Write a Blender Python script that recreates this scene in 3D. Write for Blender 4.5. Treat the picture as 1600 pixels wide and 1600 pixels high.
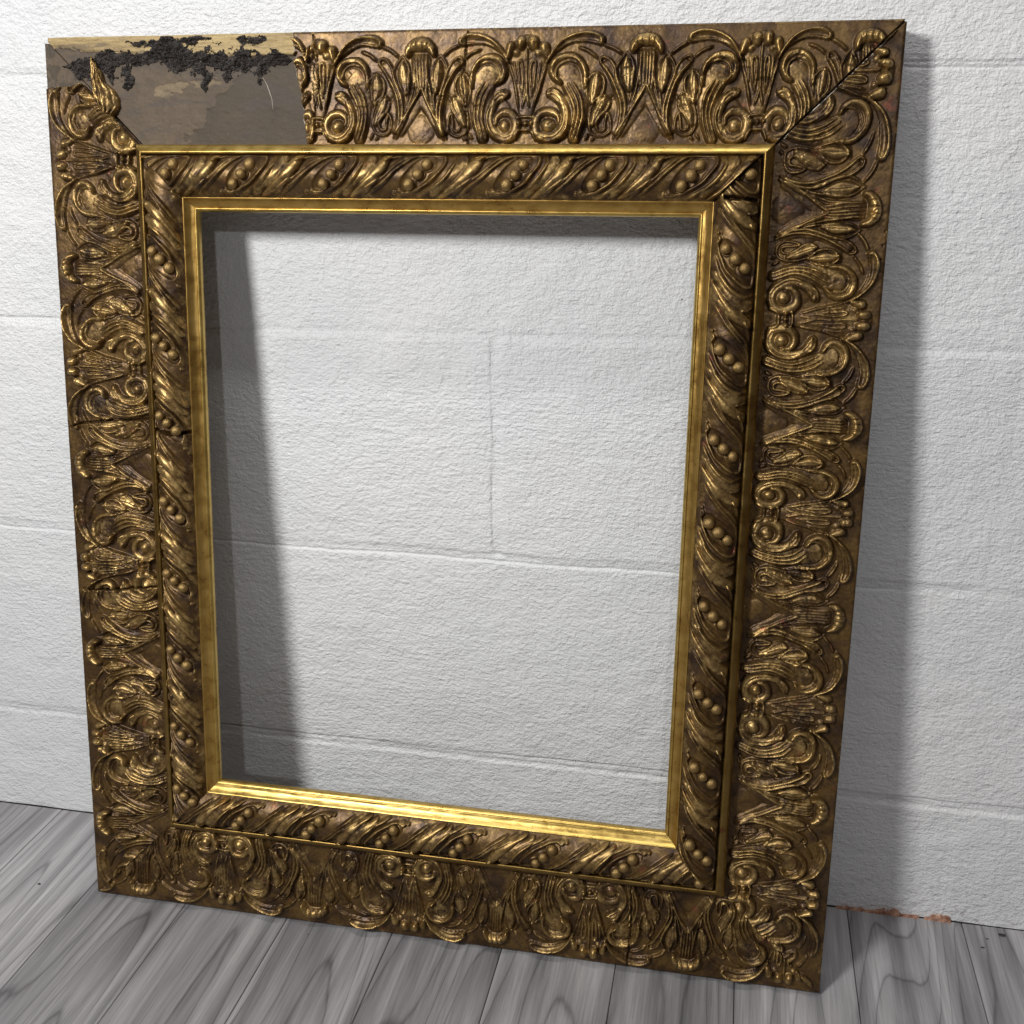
import bpy, bmesh, math, random
import numpy as np
from mathutils import Vector, Matrix
random.seed(7)
scene = bpy.context.scene
for o in list(bpy.data.objects):
    bpy.data.objects.remove(o)
coll = scene.collection

# ------------------------------------------------------------------ camera
CAM = (0.512754, -0.998094, 0.758846)
YAW, PITCH, ROLL = 0.202376, -0.328631, -0.002554
cd = bpy.data.cameras.new("camera")
cam = bpy.data.objects.new("camera", cd)
coll.objects.link(cam)
cd.sensor_fit = 'HORIZONTAL'
cd.sensor_width = 36.0
cd.lens = 36.0 * 1719.675 / 1600.0
cd.clip_start, cd.clip_end = 0.01, 50.0
_f = Vector((-math.sin(YAW) * math.cos(PITCH), math.cos(YAW) * math.cos(PITCH), math.sin(PITCH)))
_r = Vector((math.cos(YAW), math.sin(YAW), 0.0))
_u = _r.cross(_f)
_c, _s = math.cos(ROLL), math.sin(ROLL)
_r, _u = _c * _r + _s * _u, -_s * _r + _c * _u
m3 = Matrix((_r, _u, -_f)).transposed()
cam.matrix_world = Matrix.Translation(CAM) @ m3.to_4x4()
scene.camera = cam

# ------------------------------------------------------------------ world and lamps
world = bpy.data.worlds.new("World")
scene.world = world
world.use_nodes = True
bg = world.node_tree.nodes["Background"]
bg.inputs[0].default_value = (0.90, 0.74, 0.74, 1.0)
bg.inputs[1].default_value = 0.07

def lamp(name, kind, loc, target, power, size, col):
    d = bpy.data.lights.new(name, kind)
    d.energy = power
    d.color = col
    if kind == 'AREA':
        d.shape = 'DISK'
        d.size = size
    else:
        d.shadow_soft_size = size
    o = bpy.data.objects.new(name, d)
    coll.objects.link(o)
    o.location = loc
    o.rotation_euler = (Vector(target) - Vector(loc)).to_track_quat('-Z', 'Y').to_euler()
    return o
# main lamp of the room, up and to the left of the camera
lamp("room_lamp", 'AREA', (-0.32, -1.34, 1.25), (0.25, 0.0, 0.4), 22.0, 0.26, (1.0, 0.985, 0.96))
# weaker ceiling spot further back on the right
lamp("ceiling_spot", 'POINT', (0.72, -2.35, 1.52), (0.25, 0.0, 0.4), 23.0, 0.03, (0.97, 0.98, 1.0))

# ceiling tube overhead, a little in front of the wall
tube = lamp("ceiling_tube", 'AREA', (0.28, -0.75, 2.35), (0.28, -0.75, 0.0), 11.5, 1.2, (1.0, 0.98, 0.95))
tube.data.shape = 'RECTANGLE'; tube.data.size = 1.2; tube.data.size_y = 0.09

scene.view_settings.view_transform = 'Standard'
scene.view_settings.look = 'None'
scene.view_settings.exposure = 0.0
scene.view_settings.gamma = 1.0
scene.view_settings.use_curve_mapping = False
scene.render.engine = 'CYCLES'

# ------------------------------------------------------------------ numpy noise
def _hash(ix, iy, seed):
    h = (ix.astype(np.int64) * 374761393 + iy.astype(np.int64) * 668265263 + seed * 1442695041) & 0xFFFFFFFF
    h = ((h ^ (h >> 13)) * 1274126177) & 0xFFFFFFFF
    h = (h ^ (h >> 16)) & 0xFFFFFFFF
    return h.astype(np.float64) / 4294967295.0

def vnoise(x, y, seed=0):
    x = np.asarray(x, float); y = np.asarray(y, float)
    x, y = np.broadcast_arrays(x, y)
    ix, iy = np.floor(x), np.floor(y)
    fx, fy = x - ix, y - iy
    fx = fx * fx * (3 - 2 * fx); fy = fy * fy * (3 - 2 * fy)
    a = _hash(ix, iy, seed); b = _hash(ix + 1, iy, seed)
    c = _hash(ix, iy + 1, seed); d = _hash(ix + 1, iy + 1, seed)
    return (a * (1 - fx) + b * fx) * (1 - fy) + (c * (1 - fx) + d * fx) * fy - 0.5

def fbm(x, y, seed=0, octv=4, gain=0.5):
    t = 0; a = 1.0; f = 1.0
    for i in range(octv):
        t = t + a * vnoise(np.asarray(x) * f + i * 17.3, np.asarray(y) * f - i * 9.1, seed + i * 31)
        a *= gain; f *= 2.03
    return t

def sstep(x, a, b):
    t = np.clip((x - a) / (b - a), 0, 1)
    return t * t * (3 - 2 * t)

# ------------------------------------------------------------------ node helpers
def new_mat(name):
    m = bpy.data.materials.new(name)
    m.use_nodes = True
    nt = m.node_tree
    nt.nodes.clear()
    out = nt.nodes.new('ShaderNodeOutputMaterial')
    b = nt.nodes.new('ShaderNodeBsdfPrincipled')
    nt.links.new(b.outputs[0], out.inputs[0])
    return m, nt, b

class N:
    def __init__(self, nt):
        self.nt = nt
    def node(self, t, **kw):
        n = self.nt.nodes.new('ShaderNode' + t)
        for k, v in kw.items():
            setattr(n, k, v)
        return n
    def link(self, a, b):
        self.nt.links.new(a, b)
    def coord(self, kind='Object', scale=(1, 1, 1), loc=(0, 0, 0), obj_random=False):
        tc = self.node('TexCoord')
        mp = self.node('Mapping')
        mp.inputs['Scale'].default_value = scale
        mp.inputs['Location'].default_value = loc
        src = tc.outputs[kind]
        if obj_random:
            oi = self.node('ObjectInfo')
            mul = self.node('VectorMath', operation='MULTIPLY')
            cx = self.node('CombineXYZ')
            for i in range(3):
                self.link(oi.outputs['Random'], cx.inputs[i])
            self.link(cx.outputs[0], mul.inputs[0])
            mul.inputs[1].default_value = (7.3, 11.9, 3.1)
            ad = self.node('VectorMath', operation='ADD')
            self.link(src, ad.inputs[0]); self.link(mul.outputs[0], ad.inputs[1])
            src = ad.outputs[0]
        self.link(src, mp.inputs[0])
        return mp.outputs[0]
    def noise(self, vec, scale, detail=4, rough=0.55, dist=0.0):
        n = self.node('TexNoise')
        self.link(vec, n.inputs['Vector'])
        n.inputs['Scale'].default_value = scale
        n.inputs['Detail'].default_value = detail
        n.inputs['Roughness'].default_value = rough
        n.inputs['Distortion'].default_value = dist
        return n.outputs['Fac']
    def ramp(self, fac, stops, interp='LINEAR'):
        r = self.node('ValToRGB')
        r.color_ramp.interpolation = interp
        e = r.color_ramp.elements
        while len(e) > 1:
            e.remove(e[0])
        e[0].position = stops[0][0]; e[0].color = self._c(stops[0][1])
        for p, c in stops[1:]:
            x = e.new(p); x.color = self._c(c)
        self.link(fac, r.inputs[0])
        return r.outputs[0]
    def _c(self, c):
        return (c, c, c, 1) if isinstance(c, (int, float)) else (*c, 1)
    def mix(self, fac, a, b, mode='MIX'):
        n = self.node('Mix', data_type='RGBA', blend_type=mode)
        self._set(n.inputs[0], fac); self._set(n.inputs[6], a); self._set(n.inputs[7], b)
        return n.outputs[2]
    def math(self, op, a, b=0.0, c=None, clamp=False):
        n = self.node('Math', operation=op)
        n.use_clamp = clamp
        self._set(n.inputs[0], a); self._set(n.inputs[1], b)
        if c is not None:
            self._set(n.inputs[2], c)
        return n.outputs[0]
    def _set(self, sock, v):
        if isinstance(v, bpy.types.NodeSocket):
            self.link(v, sock)
        elif isinstance(v, (int, float)):
            try:
                sock.default_value = v
            except TypeError:
                sock.default_value = (v, v, v, 1)
        else:
            sock.default_value = (*v, 1) if len(v) == 3 else v
    def attr(self, name):
        n = self.node('Attribute', attribute_name=name)
        return n.outputs['Fac']
    def bump(self, height, strength, dist, normal=None):
        n = self.node('Bump')
        n.inputs['Strength'].default_value = strength
        n.inputs['Distance'].default_value = dist
        self.link(height, n.inputs['Height'])
        if normal is not None:
            self.link(normal, n.inputs['Normal'])
        return n.outputs[0]

# ------------------------------------------------------------------ materials
def mat_wall():
    m, nt, b = new_mat("white_masonry_paint"); n = N(nt)
    P = n.coord('Generated')
    nt.nodes.remove(P.node)
    geo = n.node('NewGeometry')
    def gm(scale):
        mp = n.node('Mapping'); mp.inputs['Scale'].default_value = scale
        n.link(geo.outputs['Position'], mp.inputs[0]); return mp.outputs[0]
    iso = gm((1, 1, 1)); hor = gm((0.68, 1, 1)); streak = gm((0.12, 1, 1))
    a = n.noise(hor, 250, 3, 0.6, 0.15)
    c = n.noise(streak, 300, 3, 0.6, 0.2)
    d = n.noise(iso, 480, 2, 0.55)
    zone = n.ramp(n.noise(hor, 5.0, 2), [(0.38, 0.0), (0.62, 1.0)])
    h = n.math('ADD', n.math('MULTIPLY', a, 1.0), n.math('MULTIPLY', d, 0.42))
    h = n.math('ADD', h, n.math('MULTIPLY', n.math('MULTIPLY', c, zone), 0.55))
    big = n.noise(iso, 26, 3, 0.5)
    nm = n.bump(n.math('ADD', h, n.math('MULTIPLY', big, 1.6)), 1.0, 0.0021)
    n.link(nm, b.inputs['Normal'])
    tint = n.ramp(n.noise(iso, 3.0, 3), [(0.35, (0.700, 0.722, 0.735)), (0.65, (0.755, 0.765, 0.770))])
    sep = n.node('SeparateXYZ'); n.link(geo.outputs['Position'], sep.inputs[0])
    # scuffs and specks of dirt picked up near the floor
    low = n.node('MapRange'); n.link(sep.outputs[2], low.inputs[0])
    low.inputs[1].default_value = 0.0; low.inputs[2].default_value = 0.10
    low.inputs[3].default_value = 1.0; low.inputs[4].default_value = 0.0
    xr = n.node('MapRange'); n.link(sep.outputs[0], xr.inputs[0])
    xr.inputs[1].default_value = 0.55; xr.inputs[2].default_value = 0.72
    spk = n.ramp(n.noise(hor, 210, 3, 0.7), [(0.56, 0.0), (0.66, 1.0)])
    sf = n.math('MULTIPLY', n.math('MULTIPLY', low.outputs[0], xr.outputs[0]), n.math('MULTIPLY', spk, 0.6))
    col = n.mix(sf, tint, (0.34, 0.30, 0.28))
    dot = n.ramp(n.noise(iso, 120, 1, 0.5), [(0.84, 0.0), (0.86, 1.0)])
    col = n.mix(n.math('MULTIPLY', dot, 0.75), col, (0.12, 0.10, 0.09))
    n.link(col, b.inputs['Base Color'])
    b.inputs['Roughness'].default_value = 0.42
    b.inputs['Specular IOR Level'].default_value = 0.45
    return m

def mat_plank():
    m, nt, b = new_mat("grey_wood_effect_vinyl"); n = N(nt)
    V = n.coord('Object', (1, 1, 1), obj_random=True)
    def sc(s):
        mp = n.node('Mapping'); mp.inputs['Scale'].default_value = s
        n.link(V, mp.inputs[0]); return mp.outputs[0]
    # growth rings: contour lines of a long smooth field
    fld = n.noise(sc((8.5, 0.8, 1)), 1.0, 1.5, 0.4, 0.15)
    wob = n.noise(sc((60, 6, 1)), 1.0, 3, 0.5)
    ph = n.math('ADD', n.math('MULTIPLY', fld, 17.0), n.math('MULTIPLY', wob, 0.35))
    saw = n.math('FRACT', ph)
    ring = n.ramp(saw, [(0.0, 0.02), (0.05, 0.45), (0.35, 0.78), (0.75, 1.0), (0.93, 0.75), (1.0, 0.02)])
    fine = n.noise(sc((420, 14, 1)), 1.0, 4, 0.65)
    mid = n.noise(sc((55, 2.2, 1)), 1.0, 3, 0.55)
    base = n.ramp(mid, [(0.3, (0.215, 0.21, 0.216)), (0.52, (0.35, 0.343, 0.35)), (0.72, (0.47, 0.462, 0.47))])
    rcol = n.ramp(ring, [(0.0, 0.52), (0.5, 0.88), (1.0, 1.09)])
    col = n.mix(1.0, base, rcol, 'MULTIPLY')
    fcol = n.ramp(fine, [(0.25, 0.72), (0.75, 1.2)])
    col = n.mix(1.0, col, fcol, 'MULTIPLY')
    oi = n.node('ObjectInfo')
    pv = n.ramp(oi.outputs['Random'], [(0.0, 0.76), (0.5, 0.98), (1.0, 1.16)])
    col = n.mix(1.0, col, pv, 'MULTIPLY')
    spk = n.ramp(n.noise(sc((130, 130, 1)), 1.0, 1, 0.5), [(0.83, 0.0), (0.85, 1.0)])
    col = n.mix(n.math('MULTIPLY', spk, 0.7), col, (0.03, 0.03, 0.03))
    n.link(col, b.inputs['Base Color'])
    n.link(n.ramp(fine, [(0.2, 0.40), (0.8, 0.55)]), b.inputs['Roughness'])
    n.link(n.bump(n.math('ADD', n.math('MULTIPLY', fine, 0.6), n.math('MULTIPLY', ring, 0.3)), 0.25, 0.0006), b.inputs['Normal'])
    b.inputs['Specular IOR Level'].default_value = 0.22
    return m

def mat_ornament():
    """bronze-gold paint over gesso, worn to bright leaf on the high points"""
    m, nt, b = new_mat("aged_gilt_composition"); n = N(nt)
    V = n.coord('Object')
    wear = n.attr('wear')
    blot = n.noise(V, 38, 5, 0.62, 0.5)
    fine = n.noise(V, 420, 4, 0.7)
    mid = n.noise(V, 120, 4, 0.65)
    base = n.ramp(blot, [(0.32, (0.030, 0.016, 0.007)), (0.47, (0.080, 0.043, 0.014)), (0.62, (0.150, 0.087, 0.025)), (0.75, (0.080, 0.040, 0.019))])
    pat = n.ramp(n.noise(V, 70, 4, 0.6, 0.6), [(0.50, 0.0), (0.66, 1.0)])
    base = n.mix(n.math('MULTIPLY', pat, 0.5), base, (0.056, 0.033, 0.026))
    w = n.math('ADD', wear, n.math('MULTIPLY', n.math('SUBTRACT', mid, 0.5), 1.1))
    w = n.math('ADD', w, n.math('MULTIPLY', n.math('SUBTRACT', fine, 0.5), 0.55))
    wf = n.ramp(w, [(0.36, 0.0), (0.95, 1.0)])
    gold = n.ramp(mid, [(0.35, (0.37, 0.225, 0.073)), (0.65, (0.58, 0.405, 0.165))])
    col = n.mix(n.math('MULTIPLY', wf, 0.85), base, gold)
    red = n.ramp(n.noise(V, 62, 3, 0.6), [(0.66, 0.0), (0.74, 1.0)])
    col = n.mix(n.math('MULTIPLY', red, 0.4), col, (0.26, 0.062, 0.04))
    grime = n.ramp(fine, [(0.28, 0.62), (0.55, 1.05)])
    col = n.mix(1.0, col, grime, 'MULTIPLY')
    n.link(col, b.inputs['Base Color'])
    n.link(n.math('ADD', 0.55, n.math('MULTIPLY', wf, 0.35)), b.inputs['Metallic'])
    n.link(n.ramp(n.math('ADD', n.math('MULTIPLY', mid, 0.6), n.math('MULTIPLY', fine, 0.4)), [(0.3, 0.30), (0.7, 0.50)]), b.inputs['Roughness'])
    n.link(n.bump(n.math('ADD', n.math('MULTIPLY', fine, 0.6), mid), 0.35, 0.0007), b.inputs['Normal'])
    return m

def mat_gilt(name='burnished_gold_leaf', k=1.0):
    m, nt, b = new_mat(name); n = N(nt)
    V = n.coord('Object')
    mid = n.noise(V, 60, 4, 0.6, 0.4); fine = n.noise(V, 500, 3, 0.7)
    col = n.ramp(mid, [(0.3, (0.38, 0.235, 0.058)), (0.5, (0.53, 0.365, 0.100)), (0.7, (0.61, 0.44, 0.145))])
    d = n.ramp(n.noise(V, 160, 5, 0.7), [(0.60, 0.0), (0.70, 1.0)])
    col = n.mix(n.math('MULTIPLY', d, 0.65), col, (0.20, 0.10, 0.04))
    red = n.ramp(n.noise(V, 45, 3, 0.65), [(0.68, 0.0), (0.74, 1.0)])
    col = n.mix(n.math('MULTIPLY', red, 0.6), col, (0.32, 0.07, 0.04))
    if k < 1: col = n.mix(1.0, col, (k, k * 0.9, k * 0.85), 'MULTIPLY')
    n.link(col, b.inputs['Base Color'])
    b.inputs['Metallic'].default_value = 0.85
    n.link(n.ramp(mid, [(0.3, 0.25), (0.7, 0.40)]), b.inputs['Roughness'])
    n.link(n.bump(n.math('ADD', mid, n.math('MULTIPLY', fine, 0.4)), 0.25, 0.0006), b.inputs['Normal'])
    return m

def mat_body():
    m, nt, b = new_mat("old_frame_timber"); n = N(nt)
    V = n.coord('Object')
    t = n.noise(V, 90, 5, 0.65, 0.5)
    n.link(n.ramp(t, [(0.3, (0.022, 0.015, 0.010)), (0.5, (0.070, 0.040, 0.022)), (0.68, (0.20, 0.105, 0.045))]), b.inputs['Base Color'])
    b.inputs['Roughness'].default_value = 0.62
    n.link(n.bump(t, 0.4, 0.0008), b.inputs['Normal'])
    return m

def mat_bare():
    """ground left bare where the ornament has come off; attribute zone: 0 grey size, 0.5 tan, 1 raw pine"""
    m, nt, b = new_mat("bare_ground_and_pine"); n = N(nt)
    V = n.coord('Object')
    z = n.attr('zone')
    def sc(s):
        mp = n.node('Mapping'); mp.inputs['Scale'].default_value = s
        n.link(V, mp.inputs[0]); return mp.outputs[0]
    grain = n.noise(sc((10, 90, 200)), 1.0, 5, 0.65, 0.6)
    blot = n.noise(V, 34, 5, 0.6, 0.4); fine = n.noise(V, 480, 4, 0.7)
    grey = n.ramp(blot, [(0.3, (0.044, 0.030, 0.016)), (0.7, (0.064, 0.045, 0.024))])
    tan = n.ramp(blot, [(0.3, (0.060, 0.041, 0.024)), (0.55, (0.100, 0.070, 0.041)), (0.75, (0.058, 0.040, 0.024))])
    pine = n.ramp(grain, [(0.28, (0.16, 0.11, 0.055)), (0.45, (0.34, 0.245, 0.11)), (0.62, (0.49, 0.37, 0.175)), (0.78, (0.28, 0.20, 0.10))])
    col = n.mix(n.ramp(z, [(0.2, 0.0), (0.3, 1.0)]), grey, tan)
    col = n.mix(n.ramp(z, [(0.54, 0.0), (0.58, 1.0)]), col, n.ramp(blot, [(0.35, (0.135, 0.095, 0.052)), (0.65, (0.215, 0.160, 0.09))]))
    col = n.mix(n.ramp(z, [(0.7, 0.0), (0.8, 1.0)]), col, pine)
    st = n.ramp(n.noise(sc((14, 60, 60)), 1.0, 5, 0.7, 0.5), [(0.52, 0.0), (0.60, 1.0)])
    col = n.mix(n.math('MULTIPLY', st, 0.55), col, (0.055, 0.042, 0.034))
    g = n.ramp(fine, [(0.25, 0.8), (0.75, 1.15)])
    col = n.mix(1.0, col, g, 'MULTIPLY')
    n.link(col, b.inputs['Base Color'])
    b.inputs['Roughness'].default_value = 0.66
    n.link(n.bump(n.math('ADD', fine, n.math('MULTIPLY', grain, 0.8)), 0.35, 0.0006), b.inputs['Normal'])
    return m

def mat_crust():
    m, nt, b = new_mat("dark_crusted_glue"); n = N(nt)
    V = n.coord('Object')
    t = n.noise(V, 160, 5, 0.7)
    n.link(n.ramp(t, [(0.3, (0.010, 0.008, 0.0075)), (0.55, (0.026, 0.020, 0.017)), (0.75, (0.060, 0.046, 0.036))]), b.inputs['Base Color'])
    b.inputs['Roughness'].default_value = 0.6
    n.link(n.bump(t, 0.6, 0.0012), b.inputs['Normal'])
    return m

def mat_plain(name, c0, c1, rough, scale=150):
    m, nt, b = new_mat(name); n = N(nt)
    t = n.noise(n.coord('Object'), scale, 4, 0.6)
    n.link(n.ramp(t, [(0.35, c0), (0.65, c1)]), b.inputs['Base Color'])
    b.inputs['Roughness'].default_value = rough
    n.link(n.bump(t, 0.5, 0.001), b.inputs['Normal'])
    return m

M_WALL, M_PLANK, M_ORN, M_GILT = mat_wall(), mat_plank(), mat_ornament(), mat_gilt()
M_BEAD_SHADED = mat_gilt('shaded_bead_gilding', 0.42)  # gold leaf darkened in colour: shade painted onto side and bottom beads
M_COVE = mat_gilt('toned_shaded_gilding', 0.86)  # browner gilding, with shade painted in for coves not facing up
M_BODY, M_BARE, M_CRUST = mat_body(), mat_bare(), mat_crust()
M_CHIP = mat_plain("exposed_red_render", (0.20, 0.085, 0.050), (0.46, 0.27, 0.19), 0.8)
M_CHALK = mat_plain("broken_white_gesso", (0.45, 0.40, 0.31), (0.66, 0.60, 0.49), 0.8)
M_DIRT = mat_plain("dark_lint", (0.02, 0.018, 0.016), (0.05, 0.045, 0.04), 0.8)

# ------------------------------------------------------------------ mesh helpers
def grid_faces(nr, nc):
    i = np.arange(nr - 1)[:, None] * nc + np.arange(nc - 1)[None, :]
    return np.stack([i, i + 1, i + nc + 1, i + nc], -1).reshape(-1, 4)

def mesh_np(name, V, F, mat, parent=None, normals=None, attrs=None, smooth=True):
    me = bpy.data.meshes.new(name)
    V = np.ascontiguousarray(V, dtype=np.float32).reshape(-1, 3)
    F = np.asarray(F, dtype=np.int32)
    me.vertices.add(len(V)); me.vertices.foreach_set('co', V.ravel())
    me.loops.add(F.size); me.loops.foreach_set('vertex_index', F.ravel())
    me.polygons.add(len(F))
    me.polygons.foreach_set('loop_start', np.arange(0, F.size, F.shape[1], dtype=np.int32))
    me.update(calc_edges=True)
    me.polygons.foreach_set('use_smooth', np.full(len(F), bool(smooth)))
    for k, a in (attrs or {}).items():
        at = me.attributes.new(k, 'FLOAT', 'POINT')
        at.data.foreach_set('value', np.ascontiguousarray(a, dtype=np.float32).ravel())
    if normals is not None:
        me.normals_split_custom_set_from_vertices(np.asarray(normals, dtype=np.float32).reshape(-1, 3).tolist())
    me.materials.append(mat)
    o = bpy.data.objects.new(name, me)
    coll.objects.link(o)
    if parent is not None:
        o.parent = parent
    return o

def tag(o, label=None, cat=None, group=None, kind=None):
    if label: o['label'] = label
    if cat: o['category'] = cat
    if group: o['group'] = group
    if kind: o['kind'] = kind
    return o

# ================================================================== FLOOR
def build_floor():
    edges = [-0.241 + 0.1128 * k for k in range(-8, 18)]
    y0, y1 = -2.6, -0.0005
    root = mesh_np('floor', [(-1.4, y0, -0.0030), (1.9, y0, -0.0030), (1.9, 0.05, -0.0030), (-1.4, 0.05, -0.0030)],
                   [[0, 1, 2, 3]], M_DIRT, smooth=False)
    tag(root, 'grey wood effect plank floor', 'floor', kind='structure')
    rnd = random.Random(3)
    for a, b in zip(edges[:-1], edges[1:]):
        g = 0.00035; w = b - a - 2 * g; ln = y1 - y0; bv = 0.0006; t = 0.0028
        # long thin slab with a tiny chamfer; local origin at the wall end
        X = [0, bv, w - bv, w]
        V, F = [], []
        for yy in (-ln, 0.0):
            V += [(0, yy, -t), (0, yy, -bv), (bv, yy, 0), (w - bv, yy, 0), (w, yy, -bv), (w, yy, -t)]
        for i in range(5):
            F.append([i, i + 1, i + 7, i + 6][::-1])
        F.append([0, 1, 2, 3]); F.append([0, 3, 4, 5]); F.append([6, 11, 10, 9]); F.append([6, 9, 8, 7])
        o = mesh_np('plank', V, F, M_PLANK, root, smooth=False)
        o.location = (a + g, y1, rnd.uniform(-0.00015, 0.00005))
    # lint and crumbs lying in the corner
    for k, (x, y, s) in enumerate([(0.81, -0.012, 0.0022), (0.795, -0.02, 0.0010), (0.788, -0.034, 0.0012), (0.835, -0.03, 0.0014), (0.70, -0.19, 0.0012), (-0.185, -0.13, 0.0012)]):
        bm = bmesh.new()
        bmesh.ops.create_icosphere(bm, subdivisions=1, radius=s)
        for v in bm.verts:
            v.co.x *= 1.6 + 0.5 * rnd.random(); v.co.z *= 0.4; v.co += Vector((rnd.uniform(-1, 1), rnd.uniform(-1, 1), 0)) * s * 0.3
        me = bpy.data.meshes.new('crumb'); bm.to_mesh(me); bm.free(); me.materials.append(M_DIRT)
        o = bpy.data.objects.new('dirt_crumb', me); coll.objects.link(o); o.location = (x, y, s * 0.35)
        tag(o, 'tiny dark crumb of dirt lying on the grey planks', 'dirt', 'crumbs of dirt on the floor')
build_floor()

# ================================================================== WALL
ZJ = [-0.095, 0.133, 0.363, 0.582, 0.816, 1.045, 1.27]
WX0, WX1, BL, HJ = -1.4, 1.9, 0.46, 0.0085
def joint_x0(r): return 0.293 if r % 2 == 0 else 0.063
FACE = {}
def face_off(r, k):
    if (r, k) not in FACE:
        q = random.Random(100 * r + k)
        FACE[(r, k)] = ([0.0005, 0.0003, 0.0001, 0.0009, 0.0002, 0.0004][r] + q.uniform(0, 0.0005), q.uniform(-0.0004, 0.0004))
    return FACE[(r, k)]
def wall_y(X, Z):
    """one continuous painted surface: block faces, filled joints, hairline cracks"""
    Y = np.zeros_like(X)
    wz = 0.0022 * fbm(X * 11, Z * 3, 301, 3)
    Zw = Z + wz
    row = np.clip(np.searchsorted(ZJ, Zw) - 1, 0, 5)
    for r in range(6):
        off = joint_x0(r)
        Xw = X + 0.0016 * fbm(X * 3, Z * 14, 310 + r, 3)
        kk = np.floor((Xw - off) / BL).astype(int)
        fo = np.zeros_like(X)
        for k in np.unique(kk):
            f, t = face_off(r, int(k))
            fo = np.where(kk == k, f + t * (Z - ZJ[r]) / 0.23, fo)
        dx = np.abs((Xw - off) - BL * np.round((Xw - off) / BL))
        kr = np.round((Xw - off) / BL).astype(int)
        special = (r == 2) & (kr == 0)
        dep = np.where(special, 0.0019, 0.00022) * np.clip(0.75 + 1.1 * fbm(X * 4, Z * 15, 320 + r, 2), 0.2, 1.3)
        fo = fo + dep * np.exp(-(dx / 0.0050) ** 4) + 0.0008 * special * np.exp(-((Xw - off - BL * kr + 0.0046) / 0.0012) ** 2) * sstep(fbm(X * 5, Z * 30, 327, 2), -0.15, 0.1)
        Y = np.where(row == r, fo, Y)
    for i, zj in enumerate(ZJ):
        d = Zw - zj
        am = np.clip(0.85 + 1.2 * fbm(X * 5, Z * 0 + i, 330 + i, 3), 0.25, 1.35)
        Y = Y + [0, 0.0016, 0.0009, 0.0006, 0.0007, 0.0008, 0.0008][i] * am * np.exp(-(d / 0.0060) ** 4)
        ck = sstep(fbm(X * 4, Z * 0 + 7 * i, 340 + i, 2), [9, -0.25, -0.3, 0.12, 0.1, 0, 0][i] - 0.08, [9, -0.25, -0.3, 0.12, 0.1, 0, 0][i] + 0.08)
        lo = [0, 0.0052, -0.0046, 0.0045, -0.0050, 0.005, 0.005][i]
        Y = Y + 0.0013 * ck * np.exp(-((d - lo - 0.0012 * fbm(X * 40, Z * 0, 350 + i, 2)) / 0.0011) ** 2)
        Y = Y - 0.0005 * am * np.exp(-((d + lo * 1.1) / 0.0022) ** 2)
    Y = Y + 0.0009 * (fbm(X * 14, Z * 14, 360, 3) + 0.5) + 0.0005 * fbm(X * 45, Z * 110, 361, 3)
    return np.maximum(Y, 0.00005)

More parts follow.
